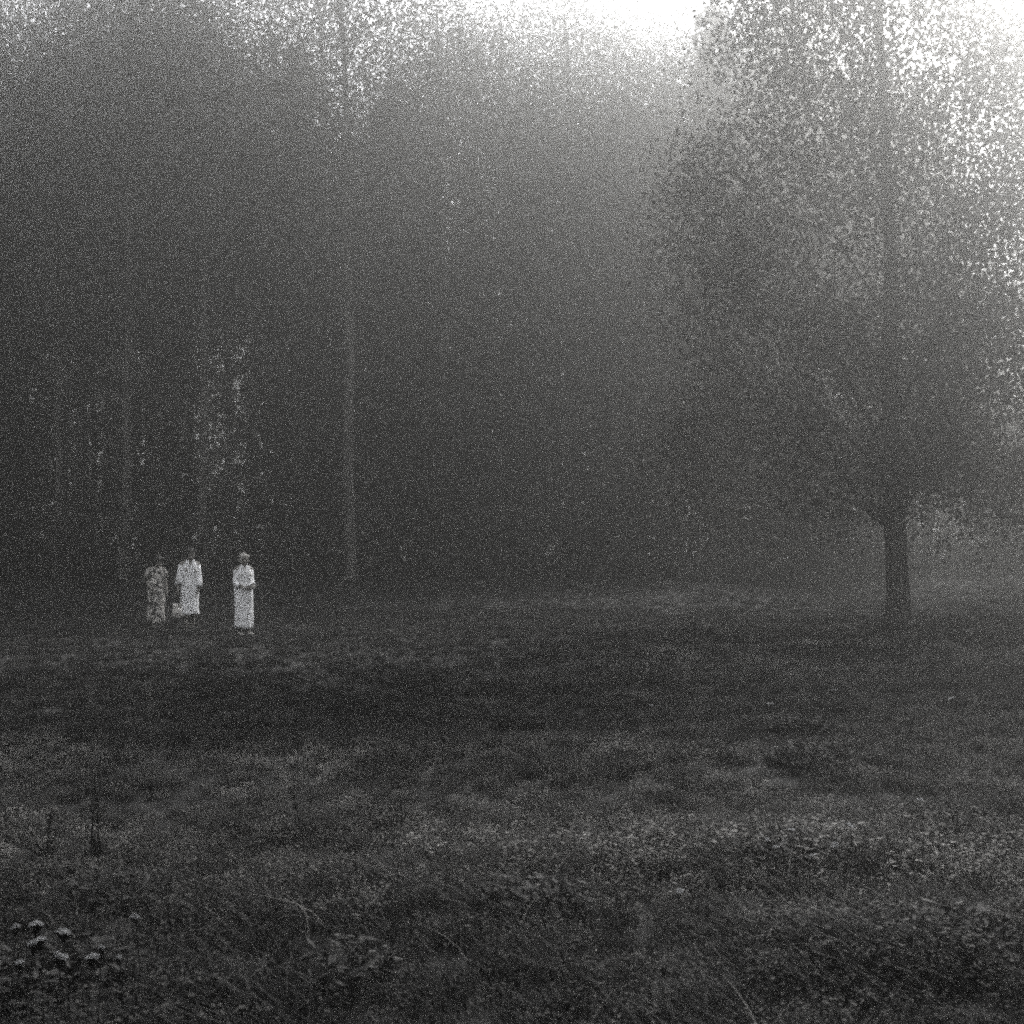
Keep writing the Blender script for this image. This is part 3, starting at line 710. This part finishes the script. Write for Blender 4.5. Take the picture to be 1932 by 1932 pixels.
for i, (px, py, rad, lab) in enumerate((
        (1493, 1567, .030, 'uppermost white flower of the loose group of five at right'), (1465, 1600, .026, 'white flower in the middle of the loose group at right'), (1448, 1588, .020, 'small white flower just above the middle one of the group at right'),
        (1576, 1596, .026, 'white flower at the right of the loose group of five'), (1534, 1617, .026, 'lowest white flower of the loose group at right'),
        (1605, 1560, .030, 'white flower above right of the loose group'), (1735, 1510, .032, 'single white flower on the lit grass at far right'), (1283, 1683, .024, 'single round white flower left of the dark tuft in the lower right'),
        (1453, 1328, .060, 'bright white flower in the dark weed band right of centre'), (1574, 1303, .050, 'white flower on the rise, the middle of three far specks'), (1796, 1318, .060, 'white flower farthest right on the rise'),
        (1228, 1332, .04, 'faint white flower in the weed band below the field centre'))):
    daisy(px, py, rad * 0.72, RNG.uniform(0.16, 0.24), 400 + i, lab, RNG.uniform(-0.5, 0.5))

def stalk(px, py, hh, seed, label):
    """a tall dark seed stalk (dock): stem, seed clusters up the top, narrow leaves below"""
    rng = np.random.default_rng(seed); p = ground_at(px, py); r = empty('seed_stalk', p, rng.uniform(0, 6.28))
    lx = rng.uniform(-0.06, 0.06)
    v, f = tube_np([(lx * s * s, 0, hh * s - 0.02 * (s == 0)) for s in (0, 0.25, 0.5, 0.75, 1.0)], [0.006, 0.0055, 0.005, 0.004, 0.002], 6); link('stem', mesh_np('stem', v, f, M['dark_weed']), r)
    s = rng.uniform(0.55, 1.0, 90); C = np.stack([lx * s * s + rng.normal(0, 0.008, 90), rng.normal(0, 0.008, 90), hh * s], 1)
    v, f = leaf_quads(C, 0.010, rng, 0, 1.4); link('seed_head', mesh_np('seed_head', v, f, M['dark_weed']), r)
    v, f = blades(rng, 9, 0.12, 0.30, 0.03, 0.03, 1.0); link('leaves', mesh_np('leaves', v, f, M['dark_weed']), r)
    return tag(r, label, 'plant', 'tall dark seed stalks')
stalk(172, 1640, .44, 501, 'tallest dark seed stalk rising from the lit grass at left')
stalk(186, 1628, .36, 502, 'thin dark seed stalk close beside the tallest one at left')
stalk(88, 1632, .27, 503, 'short dark seed stalk near the left picture edge')
stalk(566, 1585, .30, 504, 'faint dark stalk in the lit grass left of centre')

def tussock(px, py, n, hh, spread, seed, label):
    rng = np.random.default_rng(seed); p = ground_at(px, py); r = empty('weed_tussock', p)
    n = int(n * 1.4)
    v, f = blades(rng, n, hh * 0.5, hh, 0.012, spread, 0.8); link('blades', mesh_np('blades', v, f, M['dark_weed']), r)
    v, f = herb(rng, n, hh * 0.9, spread * 1.1, 0.06); link('leaves', mesh_np('leaves', v, f, M['dark_weed']), r)
    return tag(r, label, 'plant', 'dark weed tussocks')
for i, (px, py, n, hh, spd, lab) in enumerate((
        (1010, 1720, 160, .20, .26, 'dark weed tuft ringed by pale bent blades, lower centre'), (1480, 1640, 120, .22, .20, 'dark weed tuft left of the loose white flowers at right'),
        (975, 1385, 130, .34, .30, 'dark bushy weed on the far edge of the lit grass, centre'), (458, 1385, 110, .32, .30, 'dark bushy weed behind the lit grass, left of centre'),
        (1530, 1450, 110, .26, .30, 'dark weed patch on the slope right of centre'), (1385, 1360, 90, .26, .28, 'dark weed in the ragged band right of centre'), (1500, 1385, 90, .24, .30, 'dark weed at the right end of the ragged band'),
        (90, 1875, 220, .24, .32, 'dark leafy clump carrying the white umbels at lower left'), (215, 1710, 130, .22, .26, 'dark clump above the white umbels at lower left'),
        (1790, 1790, 120, .22, .26, 'dark weed tuft near the lower right corner'), (640, 1870, 90, .22, .22, 'dark weed tuft at the bottom left of centre'))):
    tussock(px, py, n, hh, spd, 520 + i, lab)

wood_mass('undergrowth', 'dark undergrowth along the foot of the forest', 36000, 58.5, 70, 0.4, 5.2, 0.15, 61)
wood_mass('distant_wood', 'dark depths of the wood behind the forest edge', 35000, 88, 112, 8, 27, 0.42, 63)

# ------------------------------------------------------------------ haze
def build_haze():
    me = bpy.data.meshes.new('haze'); b = bmesh.new(); bmesh.ops.create_cube(b, size=1.0)
    bmesh.ops.scale(b, vec=(524, 494, 46.0), verts=b.verts); bmesh.ops.translate(b, vec=(0, 85, 23.0 - 1.9), verts=b.verts)
    b.to_mesh(me); b.free()
    m = bpy.data.materials.new('mist'); m.use_nodes = True; t = m.node_tree; t.nodes.clear()
    out = t.nodes.new('ShaderNodeOutputMaterial'); pv = t.nodes.new('ShaderNodeVolumePrincipled')
    pv.inputs['Color'].default_value = (FOG_ALBEDO * 1.005, FOG_ALBEDO * 1.005, FOG_ALBEDO * 0.985, 1)
    pv.inputs['Density'].default_value = FOG_DENSITY; pv.inputs['Anisotropy'].default_value = FOG_ANISO
    t.links.new(pv.outputs[0], out.inputs['Volume']); me.materials.append(m)
    return tag(link('haze', me), kind='stuff')
haze = build_haze()
